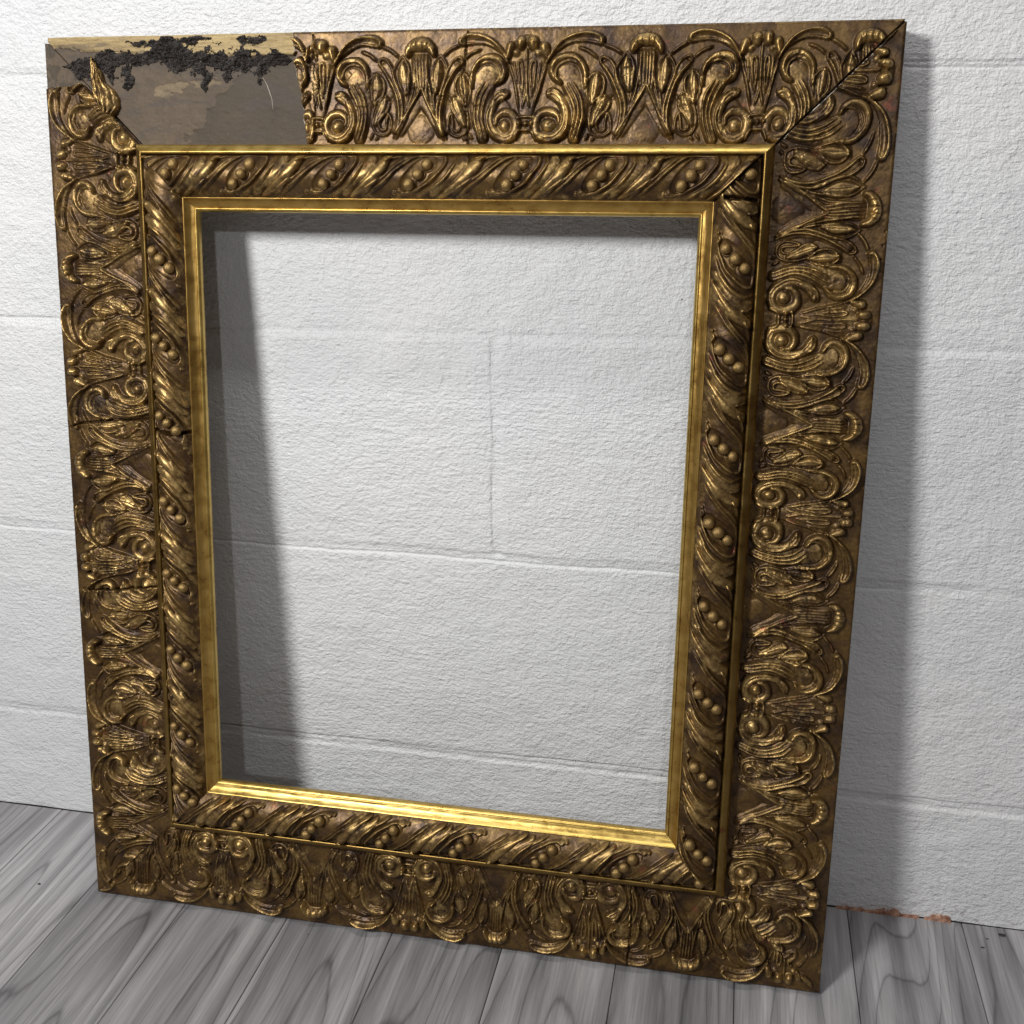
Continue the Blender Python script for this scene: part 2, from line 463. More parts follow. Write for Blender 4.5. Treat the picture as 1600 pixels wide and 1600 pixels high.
def build_wall():
    V, F, nv = [], [], 0
    def strip(xa, xb, za, zb, sx, sz):
        nonlocal nv
        nx = max(3, int((xb - xa) / sx) + 1); nz = max(3, int((zb - za) / sz) + 1)
        Xg, Zg = np.meshgrid(np.linspace(xa, xb, nx), np.linspace(za, zb, nz))
        V.append(np.stack([Xg, wall_y(Xg, Zg), Zg], -1).reshape(-1, 3)); F.append(grid_faces(nz, nx) + nv); nv += nx * nz
    for zj in ZJ[1:]:
        for xa, xb, sx in ((WX0, -0.5, 0.02), (-0.5, 1.1, 0.0025), (1.1, WX1, 0.02)):
            strip(xa, xb, zj - HJ, zj + HJ, sx, 0.0009)
    cells = []
    for r in range(6):
        za, zb = max(ZJ[r] + HJ, 0.0002), ZJ[r + 1] - HJ
        off = joint_x0(r); k = math.floor((WX0 - off) / BL)
        while off + k * BL < WX1:
            x = off + k * BL
            near = -0.5 < x < 1.1
            strip(x - HJ, x + HJ, za, zb, 0.0009, 0.003 if near else 0.02)
            cells.append((x + HJ, x + BL - HJ, za, zb))
            k += 1
    root = mesh_np('wall', np.vstack(V), np.vstack(F), M_WALL)
    tag(root, 'white painted concrete block wall', 'wall', kind='structure')
    for xa, xb, za, zb in cells:
        step = 0.004 if xb > -0.6 and xa < 1.2 else 0.02
        nx = max(4, int((xb - xa) / step)); nz = max(4, int((zb - za) / step))
        Xg, Zg = np.meshgrid(np.linspace(xa, xb, nx), np.linspace(za, zb, nz))
        G = np.stack([Xg, wall_y(Xg, Zg), Zg], -1)
        Vb, Fb = [G.reshape(-1, 3)], [grid_faces(nz, nx)]
        nb = nx * nz
        # sides of the block, on vertices of their own so that the face stays flat to the edge
        for line in (G[0], G[-1][::-1], G[:, 0][::-1], G[:, -1]):
            back = line.copy(); back[:, 1] = 0.02
            Vb.append(np.vstack([back, line])); Fb.append(grid_faces(2, len(line)) + nb); nb += 2 * len(line)
        mesh_np('concrete_block', np.vstack(Vb), np.vstack(Fb), M_WALL, root)
    # broken paint along the foot of the wall
    for (xa, xb, hh, sd) in [(0.650, 0.690, 0.0018, 1), (0.690, 0.716, 0.0070, 2), (0.716, 0.733, 0.0018, 3), (0.738, 0.764, 0.0062, 4)]:
        nx = 40; nz = 8
        xs = np.linspace(xa, xb, nx); t = np.linspace(0, 1, nz)
        env = np.sin(np.pi * np.linspace(0, 1, nx)) ** 0.5
        top = 0.0004 + hh * env * (0.65 + 1.1 * fbm(xs * 260, 3.0, sd, 3))
        Xg = np.tile(xs, (nz, 1)); Zg = t[:, None] * np.maximum(top, 0.0003)[None, :]
        Y = -0.0012 - 0.0016 * fbm(Xg * 320, Zg * 320, sd + 9, 3) - 0.0012 * (1 - t)[:, None]
        P = np.pad(np.stack([Xg, Y, Zg], -1), ((0, 1), (1, 1), (0, 0)), mode='edge')
        P[-1, :, 1] = 0.004; P[:, 0, 1] = P[:, -1, 1] = 0.004
        o = mesh_np('chipped_paint_patch', P, grid_faces(nz + 1, nx + 2), M_CHIP, root)
        tag(o, 'reddish bare patch where paint has chipped off')
build_wall()

# ================================================================== FRAME
W, H, T, TH = 0.738487, 0.84557, 0.035, 0.117442
frame = bpy.data.objects.new('picture_frame', None)
coll.objects.link(frame)
frame.location = (-0.11275, -0.099294, 0.0)
frame.rotation_euler = (-TH, 0, 0)
frame.empty_display_size = 0.1
tag(frame, 'ornate old gilt picture frame with broken corner leaning on white wall', 'picture frame')

RAILS = ('top', 'right', 'bottom', 'left')
def rail_len(k): return W if k in ('top', 'bottom') else H
def to_xyz(k, s, e, h):
    """s runs clockwise along the rail, e inwards from the outer edge, h up from the frieze plane"""
    s, e, h = np.broadcast_arrays(np.asarray(s, float), np.asarray(e, float), np.asarray(h, float))
    y = -(T + h)
    if k == 'top': return np.stack([s, y, H - e], -1)
    if k == 'right': return np.stack([W - e, y, H - s], -1)
    if k == 'bottom': return np.stack([W - s, y, e], -1)
    return np.stack([e, y, s], -1)
def nrm_xyz(k, ds, de):
    """normal from dh/ds, dh/de"""
    one = -np.ones_like(ds)
    if k == 'top': v = np.stack([-ds, one, de], -1)
    elif k == 'right': v = np.stack([de, one, ds], -1)
    elif k == 'bottom': v = np.stack([ds, one, -de], -1)
    else: v = np.stack([-de, one, -ds], -1)
    return v / np.linalg.norm(v, axis=-1, keepdims=True)

# ---- relief drawing ------------------------------------------------
def catmull(pts, step=2.2):
    P = np.array(pts, float)
    if len(P) == 1: return P
    P = np.vstack([2 * P[0] - P[1], P, 2 * P[-1] - P[-2]])
    out = []
    for i in range(1, len(P) - 2):
        n = max(2, int(np.hypot(*(P[i + 1, :2] - P[i, :2])) / step))
        t = np.linspace(0, 1, n, endpoint=False)[:, None]
        a, b, c, d = P[i - 1], P[i], P[i + 1], P[i + 2]
        out.append(0.5 * ((2 * b) + (-a + c) * t + (2 * a - 5 * b + 4 * c - d) * t ** 2 + (-a + 3 * b - 3 * c + d) * t ** 3))
    out.append(P[-2][None])
    return np.vstack(out)

class Canvas:
    def __init__(self, x0, x1, y0, y1, q=2.0, wrap=False):
        self.x0, self.y0, self.q = x0, y0, q
        self.nx = int((x1 - x0) / q) + 1; self.ny = int((y1 - y0) / q) + 1
        self.G = np.zeros((self.ny, self.nx)); self.M = np.zeros((self.ny, self.nx)); self.D = np.zeros((self.ny, self.nx))
        self.wrap = wrap; self.per = x1 - x0
    def stamp(self, L, x, y, r, h, pw):
        q = self.q
        i0 = max(0, int((y - r - self.y0) / q)); i1 = min(self.ny, int((y + r - self.y0) / q) + 2)
        j0 = max(0, int((x - r - self.x0) / q)); j1 = min(self.nx, int((x + r - self.x0) / q) + 2)
        if i0 >= i1 or j0 >= j1: return
        yy = self.y0 + q * np.arange(i0, i1)[:, None] - y; xx = self.x0 + q * np.arange(j0, j1)[None, :] - x
        v = h * np.clip(1 - (xx * xx + yy * yy) / (r * r), 0, 1) ** pw
        np.maximum(L[i0:i1, j0:j1], v, out=L[i0:i1, j0:j1])
    def stroke(self, pts, layer='D', r=None, h=None, pw=0.62, taper=0.0):
        P = [(p[0], p[1], p[2] if len(p) > 2 else r, p[3] if len(p) > 3 else h) for p in pts]
        C = catmull(P)
        n = len(C)
        L = {'D': self.D, 'M': self.M, 'G': self.G}[layer]
        for i, (x, y, rr, hh) in enumerate(C):
            if taper:
                t = i / max(1, n - 1)
                k = min(1.0, min(t, 1 - t) / taper + 0.35)
                rr, hh = rr * (0.6 + 0.4 * k), hh * k
            rr = max(rr, 3.0)
            self.stamp(L, x, y, rr, hh, pw)
            if self.wrap:
                self.stamp(L, x - self.per, y, rr, hh, pw); self.stamp(L, x + self.per, y, rr, hh, pw)
    def height(self):
        return np.maximum(self.M + self.D - self.G, 0)
    def lookup(self, A, x, y):
        fx = (x - self.x0) / self.q; fy = (y - self.y0) / self.q
        if self.wrap: fx = np.mod(fx, self.nx - 1)
        fx = np.clip(fx, 0, self.nx - 1.001); fy = np.clip(fy, 0, self.ny - 1.001)
        ix = fx.astype(int); iy = fy.astype(int); fx = fx - ix; fy = fy - iy
        return (A[iy, ix] * (1 - fx) + A[iy, ix + 1] * fx) * (1 - fy) + (A[iy + 1, ix] * (1 - fx) + A[iy + 1, ix + 1] * fx) * fy

# one half repeat of the frieze: bound stem (x = 600) to fan (x = 1524); units of 0.1 mm
CF = Canvas(600, 1524, 95, 1010)
def draw_frieze(c):
    S = c.stroke
    m = lambda pts, h, pw=0.6: S(pts, 'M', h=h, pw=pw)
    d = lambda pts, r=9, h=2.3, taper=0.25: S(pts, 'D', r=r * 1.12, h=h * 1.1, taper=taper)
    g = lambda pts, r=7, h=1.6: S(pts, 'G', r=r, h=h, taper=0.2, pw=0.8)
    # incised veins along the broad forms
    S([(812, 300, 8, 1.2), (866, 244, 13, 2.0), (944, 202, 19, 2.6), (1034, 182, 24, 3.0), (1112, 186, 26, 3.2), (1150, 198, 20, 2.6)], 'G', pw=0.7)
    S([(850, 500, 12, 1.5), (826, 440, 20, 2.6), (856, 386, 25, 3.2), (912, 362, 26, 3.4), (976, 374, 23, 3.0), (1026, 420, 17, 2.2), (1048, 480, 10, 1.4)], 'G', pw=0.7)
    g([(800, 455), (830, 375), (900, 328), (975, 336)], 5, 1.0)
    g([(700, 170), (698, 215), (694, 260)], 9, 3.0); g([(792, 255), (786, 300)], 6, 1.5)
    g([(905, 720), (920, 800), (902, 880), (852, 948), (782, 974), (712, 946)], 6, 1.5)
    g([(870, 676), (826, 636), (795, 628)], 7, 1.5)
    g([(1450, 190), (1460, 260)], 7, 2.0); g([(1495, 170), (1500, 250)], 7, 2.0)
    for (x0, y0, x1, y1) in ((1136, 480, 1126, 640), (1205, 660, 1150, 800), (1368, 380, 1384, 570)): g([(x0, y0), ((x0 + x1) / 2 + 4, (y0 + y1) / 2), (x1, y1)], 5, 1.1)
    # low swelling ground that ties the leaves together
    for (x, y, r, h) in ((1150, 560, 140, 1.5), (1190, 800, 130, 1.4), (1000, 700, 130, 1.4), (1330, 520, 120, 1.3), (1370, 720, 120, 1.3), (860, 760, 130, 1.2)): S([(x, y, r, h)], 'M', pw=0.35)
    # bound stem
    m([(600, 300, 150), (600, 450, 125), (600, 600, 95), (600, 740, 66)], 2.4, 0.22)
    m([(648, 205, 50), (652, 235, 46)], 7.5, 0.6); m([(738, 245, 44), (752, 290, 36), (762, 325, 18)], 6.6, 0.6)
    m([(690, 290, 40)], 4.0)
    d([(600, 265), (600, 420), (600, 580)], 9, 2.6, 0)
    d([(600, 575), (612, 640), (630, 715)], 8, 2.2)
    d([(644, 625), (634, 500), (634, 400), (652, 352), (674, 372), (668, 470), (652, 590)], 8, 2.4)
    d([(762, 350), (728, 470), (700, 570), (664, 710)], 11, 3.0)
    d([(712, 360), (700, 450), (690, 530)], 8, 1.8)
    # binding
    m([(600, 845, 80), (640, 845, 60)], 1.6, 0.3)
    d([(600, 790), (632, 790), (660, 796)], 11, 3.0, 0)
    for x in (600, 648): S([(x, 846, 23, 4.4)], 'D')
    d([(600, 902), (640, 904), (666, 928), (684, 978)], 9, 3.0, 0)
    # volute with eye, rising to a curled leaf
    m([(785, 872, 66)], 6.8, 0.6)
    m([(785, 872, 130)], 2.6, 0.3)
    m([(860, 850, 18), (852, 798, 30), (802, 762, 38), (735, 768, 42), (690, 818, 46), (684, 884, 48), (716, 944, 48), (782, 968, 48),
       (850, 944, 50), (898, 880, 50), (914, 796, 46), (898, 716, 42), (866, 660, 44), (822, 628, 46), (784, 620, 26)], 5.6, 0.5)
    d([(765, 640), (760, 598), (800, 582), (850, 600), (880, 640)], 9, 2.6)
    d([(905, 700), (935, 780), (925, 880), (880, 955)], 8, 1.6)
    # hooked acanthus with hollow tip
    m([(930, 430, 104), (990, 590, 96), (1010, 760, 78), (975, 960, 50)], 3.4, 0.32)
    m([(868, 525, 20), (822, 490, 32), (808, 425, 42), (842, 362, 46), (908, 338, 46), (978, 352, 42), (1034, 400, 34), (1058, 470, 26), (1060, 560, 14)], 6.2, 0.4)
    d([(885, 545), (840, 500), (836, 440), (866, 388), (925, 364), (985, 378)], 9, 2.4)
    d([(905, 560), (962, 670), (985, 790), (940, 965)], 10, 2.6); d([(930, 530), (995, 650), (1016, 790), (968, 972)], 10, 2.8)
    d([(962, 520), (1030, 640), (1046, 800), (1000, 975)], 10, 2.8)
    # upper bud
    m([(1120, 690, 14), (1128, 610, 40), (1138, 540, 54), (1146, 480, 30), (1150, 455, 8)], 5.4, 0.5)
    d([(1110, 715), (1076, 600), (1082, 505), (1140, 446), (1200, 500), (1202, 590), (1150, 690)], 9, 2.8)
    # lower bud on a loop
    m([(1222, 630, 10), (1198, 690, 46), (1160, 775, 44), (1130, 850, 24)], 5.4, 0.5)
    d([(1205, 612), (1248, 660), (1240, 730), (1190, 800), (1160, 860), (1178, 900), (1218, 896), (1226, 840), (1244, 768), (1268, 830),
       (1262, 905), (1200, 942), (1130, 925), (1100, 850), (1112, 740), (1160, 650), (1205, 612)], 9, 2.8, 0.05)
    d([(1070, 970), (1096, 925)], 10, 2.4); d([(1120, 975), (1140, 955)], 9, 2.0)
    # long looped strap leaf
    m([(1310, 900, 40), (1350, 760, 46), (1305, 560, 46), (1222, 390, 44)], 2.6, 0.35)
    d([(1288, 965), (1335, 850), (1338, 720), (1296, 570), (1226, 440), (1168, 362), (1184, 322), (1232, 342), (1278, 410), (1306, 510), (1352, 620),
       (1372, 750), (1346, 900), (1312, 972)], 10, 2.9, 0.06)
    # bud against the fan
    m([(1392, 600, 18), (1378, 500, 52), (1370, 420, 46), (1364, 350, 10)], 5.4, 0.5)
    d([(1362, 300), (1302, 385), (1290, 470), (1322, 570), (1356, 660), (1372, 760)], 9, 2.8)
    d([(1364, 305), (1418, 390), (1428, 480), (1412, 620), (1390, 750)], 9, 2.8)
    # fan
    m([(1524, 330, 84), (1524, 500, 74), (1490, 640, 60), (1420, 800, 40), (1350, 930, 26)], 1.8, 0.3)
    m([(1524, 205, 58), (1470, 212, 50), (1424, 250, 38), (1408, 296, 20)], 7.6, 0.55)
    for dx in (0, 27, 54): d([(1524 - dx, 285), (1524 - dx * 0.95, 430), (1524 - dx * 0.8, 600)], 9, 2.5)
    d([(1524, 545), (1488, 620), (1400, 780), (1300, 950)], 11, 3.2, 0.08)
    d([(1496, 560), (1440, 690), (1392, 820), (1322, 960)], 9, 2.6)
    d([(1472, 330), (1460, 500), (1420, 690), (1372, 850)], 9, 2.6)
    m([(1524, 900, 120), (1524, 830, 70)], 1.1, 0.5)
    # great arching leaf over the top
    m([(764, 366, 10), (800, 300, 15), (860, 238, 26), (940, 192, 36), (1030, 172, 42), (1110, 176, 44), (1165, 196, 36)], 5.8, 0.4)
    d([(800, 290), (880, 208), (980, 160), (1080, 148), (1170, 172)], 8, 1.8)
    d([(1190, 222), (1262, 258), (1330, 315)], 12, 3.0); d([(1000, 258), (1080, 286), (1146, 332)], 11, 2.6)
draw_frieze(CF)
HF = CF.height()
def blur(A, n=1):
    for _ in range(n):
        A = np.pad(A, 1, mode='edge')
        A = (A[:-2, 1:-1] + A[2:, 1:-1] + A[1:-1, :-2] + A[1:-1, 2:] + 2 * A[1:-1, 1:-1]) / 6
    return A

# one repeat of the twisted moulding, 675 units long, y 1095 (bead side) .. 1440 (sight side)
CR = Canvas(0, 675, 1090, 1446, wrap=True)
def draw_rope(c):
    S = c.stroke
    m = lambda pts, h, pw=0.6: S(pts, 'M', h=h, pw=pw)
    d = lambda pts, r=9, h=2.2, taper=0.2: S(pts, 'D', r=r, h=h, taper=taper)
    S([(575, 1150, 52, 1.6), (540, 1200, 78, 2.6), (480, 1270, 78, 2.6), (410, 1345, 58, 2.0)], 'G', pw=0.35)
    d([(330, 1405), (440, 1385), (560, 1330), (645, 1240), (690, 1170), (680, 1115), (600, 1104), (500, 1104), (430, 1138), (340, 1218), (240, 1312), (120, 1402)], 14, 3.4, 0.06)
    d([(748, 1112), (752, 1180), (690, 1285), (590, 1365), (470, 1432)], 16, 3.6)
    d([(455, 1100), (372, 1150), (270, 1250), (170, 1330), (50, 1415)], 14, 3.2)
    m([(808, 1108, 26), (800, 1190, 48), (720, 1300, 48), (590, 1405, 20)], 3.8, 0.45)
    m([(945, 1104, 30), (900, 1190, 46), (825, 1290, 42), (730, 1370, 26), (640, 1428, 10)], 5.2, 0.42)
    d([(925, 1150), (985, 1122), (1055, 1102)], 13, 3.4); d([(826, 1100), (850, 1140), (848, 1180)], 10, 2.6)
    d([(395, 1395), (350, 1385), (330, 1402)], 18, 2.8)
    S([(305, 1398, 17, 3.2)], 'D')
    for (x, y) in ((560, 1190), (497, 1256), (428, 1325)):
        c.stroke([(x + 46 * math.cos(a), y + 40 * math.sin(a)) for a in np.linspace(-0.9, 1.9, 8)], 'D', r=8, h=1.9, taper=0.3)
draw_rope(CR)
HR = blur(CR.M + CR.D - CR.G, 1)

# ---- positions of the repeats (mm along each rail, clockwise), stem = even, fan = odd
NODES = {
    'top': ([(-10, -2), (78, -1), (170, 0), (260.3, 2), (351.6, 3), (442.5, 4), (541.1, 5), (630.7, 6), (712.4, 7), (800, 8)]),
    'right': [(H * 1000 - z, i) for i, z in enumerate([890, 808, 702.2, 616.5, 529.8, 453.4, 363.4, 276.5, 184.6, 97.8, 5, -85], start=-1)],
    'bottom': [(W * 1000 - x, i) for i, x in enumerate([790, 705, 615.2, 522, 431.2, 344, 243.7, 147, 55.2, -40], start=0)],
    'left': [(z, i) for i, z in enumerate([-100, -8, 85.8, 178.6, 270.7, 362.7, 460.8, 553.3, 644.3, 740.4, 834, 925], start=-1)],
}
# parity: right -> stem at 808 ; bottom -> fan at 615 ; left -> fan at 85.8
NODES['right'] = [(s, i + 0) for s, i in NODES['right']]
def fix_parity(k, z_stem):
    L = NODES[k]
    i = min(range(len(L)), key=lambda j: abs(L[j][0] - z_stem))
    if L[i][1] % 2: NODES[k] = [(s, n + 1) for s, n in L]
fix_parity('top', 442.5); fix_parity('right', H * 1000 - 616.5); fix_parity('bottom', W * 1000 - 344); fix_parity('left', 553.3)
ROPE = {
    'top': [55, 127.2, 198, 279.8, 356.1, 438.8, 509.9, 581.7, 655],
    'right': [H * 1000 - z for z in (735, 663.2, 583.7, 509.5, 438, 364.2, 285.3, 215.4, 140.1, 66)],
    'bottom': [W * 1000 - x for x in (705, 630, 554.2, 479.1, 399.1, 326.2, 251.4, 177.9, 104)],
    'left': [62, 136.7, 201.5, 280.5, 357.4, 425.9, 507.4, 577.5, 654, 730],
}
CRACKS = {'left': [[(3, 494.5), (17, 500), (30, 501), (47.6, 504.6), (70, 505), (90, 507)], [(5.7, 333.5), (47.7, 337.5), (90, 343.9)]],
          'bottom': [[(0, W * 1000 - 560), (50, W * 1000 - 562), (92, W * 1000 - 560)]],
          'right': [[(2, H * 1000 - 690), (4, H * 1000 - 660)]],
          'top': [[(2, 256), (20, 259), (40, 263), (60, 259), (75, 254)], [(2, 392), (40, 388), (70, 392), (92, 393)]]}
ROPECRACK = {'left': [[(100, 501.5), (110, 498), (120.8, 496.8), (139, 499.2)]], 'right': [[(103, H * 1000 - 709), (130, H * 1000 - 711)]]}

def crack_depth(lines, e, s, wid=0.75):
    out = np.zeros_like(s)
    for ln in lines:
        ee = np.array([p[0] for p in ln]); ss = np.array([p[1] for p in ln])
        c = np.interp(e, ee, ss, left=1e6, right=1e6)
        c = c + 0.9 * vnoise(e * 0.45, e * 0 + 3.3, 77)
        out = np.maximum(out, np.clip(1.3 - np.abs(s - c) / wid, 0, 1))
    return out

def frieze_h(k, s, e):
    """s, e in mm -> height mm, wear"""
    sd = {'top': 1, 'right': 2, 'bottom': 3, 'left': 4}[k]
    ws = s + 1.9 * fbm(s / 24.0, e / 24.0, sd * 10, 2); we = e + 1.7 * fbm(s / 22.0, e / 22.0, sd * 10 + 5, 2) * sstep(e, 2, 14)
    ns = np.array([p[0] for p in NODES[k]]); nn = np.array([p[1] for p in NODES[k]], float)
    ph = np.interp(ws, ns, nn)
    u = np.abs(np.mod(ph + 1, 2) - 1)
    x = 600 + 924 * u; y = 86 + we / 91.0 * 919
    hh = CF.lookup(HF, x, y)
    soft = 0.80 + 0.5 * fbm(s / 40.0, e / 40.0, sd * 10 + 8, 2)
    hh = hh * np.clip(soft, 0.62, 1.08) * 1.36
    ero = sstep(fbm(s / 11.0, e / 9.0, sd * 10 + 9, 3), 0.24, 0.36)
    hh = hh * (1 - 0.13 * ero)
    base = -0.5 * np.sin(np.pi * np.clip(e / 91, 0, 1)) + 0.24 * fbm(s / 6.0, e / 6.0, sd + 50, 3) + 0.16 * fbm(s / 1.7, e / 1.7, sd + 60, 2)
    base = base - 1.0 * np.exp(-e / 0.8) - 0.5 * sstep(e, 3.2, 2.4) * 0
    h = base + hh
    wear = 0.06 + 0.098 * np.clip(hh, 0, 9) + 0.34 * fbm(s / 9.0, e / 9.0, sd + 70, 3)
    wear = wear + 0.3 * np.exp(-e / 2.0)
    ck = crack_depth(CRACKS.get(k, []), e, s, {'left': 1.0, 'top': 0.5}.get(k, 0.7))
    return h - 5.0 * ck, np.clip(wear * (1 - 0.8 * ck), 0, 1)

RB = 15.0
def rope_base(e):
    t = np.clip((e - 101.0) / 36.6, 0, 1)
    return 11.5 + 3.5 * t + 11.5 * np.sin(np.pi * t ** 0.86) ** 0.8
def rope_h(k, s, e):
    sd = {'top': 1, 'right': 2, 'bottom': 3, 'left': 4}[k] + 100
    pts = np.array(ROPE[k]); ph = np.interp(s, pts, np.arange(len(pts)))
    ph = np.where(s < pts[0], (s - pts[0]) / 75.0, ph); ph = np.where(s > pts[-1], len(pts) - 1 + (s - pts[-1]) / 75.0, ph)
    ws = 0.8 * fbm(s / 15.0, e / 15.0, sd, 2)
    x = 497 + 675 * (ph + ws / 75.0)
    y = 1095 + (e - 101.5 + 0.7 * fbm(s / 14.0, e / 14.0, sd + 3, 2)) / 36.0 * 345
    hh = CR.lookup(HR, x, y)
    edge = sstep(e, 101.0, 104.0) * sstep(e, 138.0, 134.5)
    hh = hh * edge * np.clip(0.95 + 0.4 * fbm(s / 30.0, e / 30.0, sd + 8, 2), 0.6, 1.15) * 1.2
    h = rope_base(e) + hh + 0.3 * fbm(s / 4.0, e / 4.0, sd + 20, 3) * edge
    wear = 0.10 + 0.11 * np.clip(hh, 0, 7) + 0.36 * fbm(s / 8.0, e / 8.0, sd + 30, 3) + 0.30 * sstep(e, 128, 137)
    ck = crack_depth(ROPECRACK.get(k, []), e, s, 1.5)
    return h - 9.0 * ck, np.clip(wear * (1 - 0.8 * ck), 0, 1)

def relief_patch(name, k, fn, s0, s1, e0, e1, ns, ne, parent, mat, skirt=(False, False, False), drop=6.0):
    """s0/s1: functions of e (mm).  skirt: (start, end, outer)"""
    e = np.linspace(e0, e1, ne)[:, None]; t = np.linspace(0, 1, ns)[None, :]
    E_ = np.broadcast_to(e, (ne, ns)); a = s0(e); b = s1(e)
    S_ = a + (b - a) * t
    h, w = fn(k, S_, E_)
    d = 0.35
    ds = (fn(k, S_ + d, E_)[0] - fn(k, S_ - d, E_)[0]) / (2 * d)
    de = (fn(k, S_, E_ + d)[0] - fn(k, S_, np.maximum(E_ - d, 0))[0]) / (2 * d)
    nr = nrm_xyz(k, ds, de)
    S2, E2, H2 = S_, E_, h
    def pad(A, sides, edge=True):
        return A
    p0, p1, p2 = int(skirt[0]), int(skirt[1]), int(skirt[2])
    pw = ((p2, 0), (p0, p1))
    S2 = np.pad(S_, pw, mode='edge'); E2 = np.pad(E_, pw, mode='edge'); H2 = np.pad(h, pw, mode='edge'); W2 = np.pad(w, pw, mode='edge')
    nr = np.pad(nr, pw + ((0, 0),), mode='edge')
    if p0: H2[:, 0] -= drop
    if p1: H2[:, -1] -= drop
    if p2: H2[0, :] -= drop
    V = to_xyz(k, S2 / 1000, E2 / 1000, H2 / 1000)
    F = grid_faces(V.shape[0], V.shape[1])[:, ::-1]
    return mesh_np(name, V, F, mat, parent, normals=None, attrs={'wear': W2}), nr

# ---- timber rails (mitred bodies)
def body(k, a0=0.0, a1=0.0):
    L = rail_len(k); b = 0.1185
    e = [0.0006, b]; top = -0.0042
    V = []
    for hh in (-T + 0.0002, top):
        for ee, aa in ((e[0], True), (e[1], False)):
            s_lo = ee + (a0 if aa else 0.0); s_hi = L - ee - (a1 if aa else 0.0)
            V += [tuple(to_xyz(k, s_lo, ee, hh)), tuple(to_xyz(k, s_hi, ee, hh))]
    # 0 lo-out-back 1 hi-out-back 2 lo-in-back 3 hi-in-back, 4..7 same in front
    F = [[0, 1, 3, 2], [4, 6, 7, 5], [0, 4, 5, 1], [2, 3, 7, 6], [0, 2, 6, 4], [1, 5, 7, 3]]
    o = mesh_np('frame_rail', V, F, M_BODY, frame, smooth=False)
    bm = bmesh.new(); bm.from_mesh(o.data); bmesh.ops.recalc_face_normals(bm, faces=bm.faces)
    bmesh.ops.bevel(bm, geom=[e_ for e_ in bm.edges], offset=0.0004, segments=1, affect='EDGES')
    bm.to_mesh(o.data); bm.free()
    return o
rails = {'top': body('top', 0.004, 0.0), 'right': body('right'), 'bottom': body('bottom'), 'left': body('left', 0.0, 0.005)}
rails['top']['label'] = 'upper rail with a stretch of ornament broken away'
E93 = 92.8

def broken_edge(e):
    base = np.interp(e, [0, 19, 57, 92], [238.8, 239.5, 246.4, 251.8])
    return base + 1.6 * fbm(e / 6.0, e * 0 + 1.0, 91, 3)

# gap of each mitre at start/end of rail, mm
GAP = {'top': (1.2, 1.2), 'right': (1.2, 0.15), 'bottom': (0.15, 0.15), 'left': (0.15, 2.2)}
for k in RAILS:
    L = rail_len(k) * 1000
    g0, g1 = GAP[k]
    ns_ = np.array([p[0] for p in NODES[k]]); nn = [p[1] for p in NODES[k]]
    cuts = []
    for (sa, na), (sb, nb) in zip(NODES[k][:-1], NODES[k][1:]):
        cuts.append(((sa + sb) / 2, nb))          # cell of node nb starts here
    cells = []
    for i, (c, nb) in enumerate(cuts):
        hi = cuts[i + 1][0] if i + 1 < len(cuts) else 1e9
        cells.append([c, hi, nb])
    # keep those inside the outer length, merge slivers at the mitres
    cells = [c for c in cells if c[1] > 20 and c[0] < L - 20]
    cells[0][0] = -1e9; cells[-1][1] = 1e9
    if k == 'top':
        cells = [c for c in cells if c[1] > 262]; cells[0][0] = 'broken'
    # a cell whose inner boundary lies inside the mitre triangle at the deep edge is joined to its neighbour
    def fix(cells):
        while len(cells) > 1 and cells[0][1] < 96: cells[1][0] = cells[0][0]; cells.pop(0)
        while len(cells) > 1 and cells[-1][0] > L - 96: cells[-2][1] = cells[-1][1]; cells.pop()
    fix(cells)
    for c0, c1, nb in cells:
        st = en = False
        if c0 == 'broken':
            f0 = broken_edge; st = True
        elif c0 < -1e8:
            f0 = lambda e, g=g0: e + g + (0.5 * fbm(e / 3.0, e * 0, 5, 2) if g > 0.5 else 0); st = True
        else:
            f0 = lambda e, c=c0: e * 0 + c
        if c1 > 1e8:
            if k == 'left':
                f1 = lambda e, g=g1: np.minimum(L - e - g, 802 + 0.10 * e + 2.0 * fbm(e / 5.0, e * 0, 15, 3))
            else:
                f1 = lambda e, g=g1: L - e - g - (0.5 * fbm(e / 3.0, e * 0, 6, 2) if g > 0.5 else 0)
            en = True
        else:
            f1 = lambda e, c=c1: e * 0 + c
        em = np.array([[2.0], [80.0]])
        wid = float(np.max(f1(em) - f0(em)))
        relief_patch('scroll_motif' if nb % 2 == 0 else 'fan_motif', k, frieze_h, f0, f1, 0.0, E93,
                     max(12, int(wid / 0.72)), 128, rails[k], M_ORN, (st, en, True))

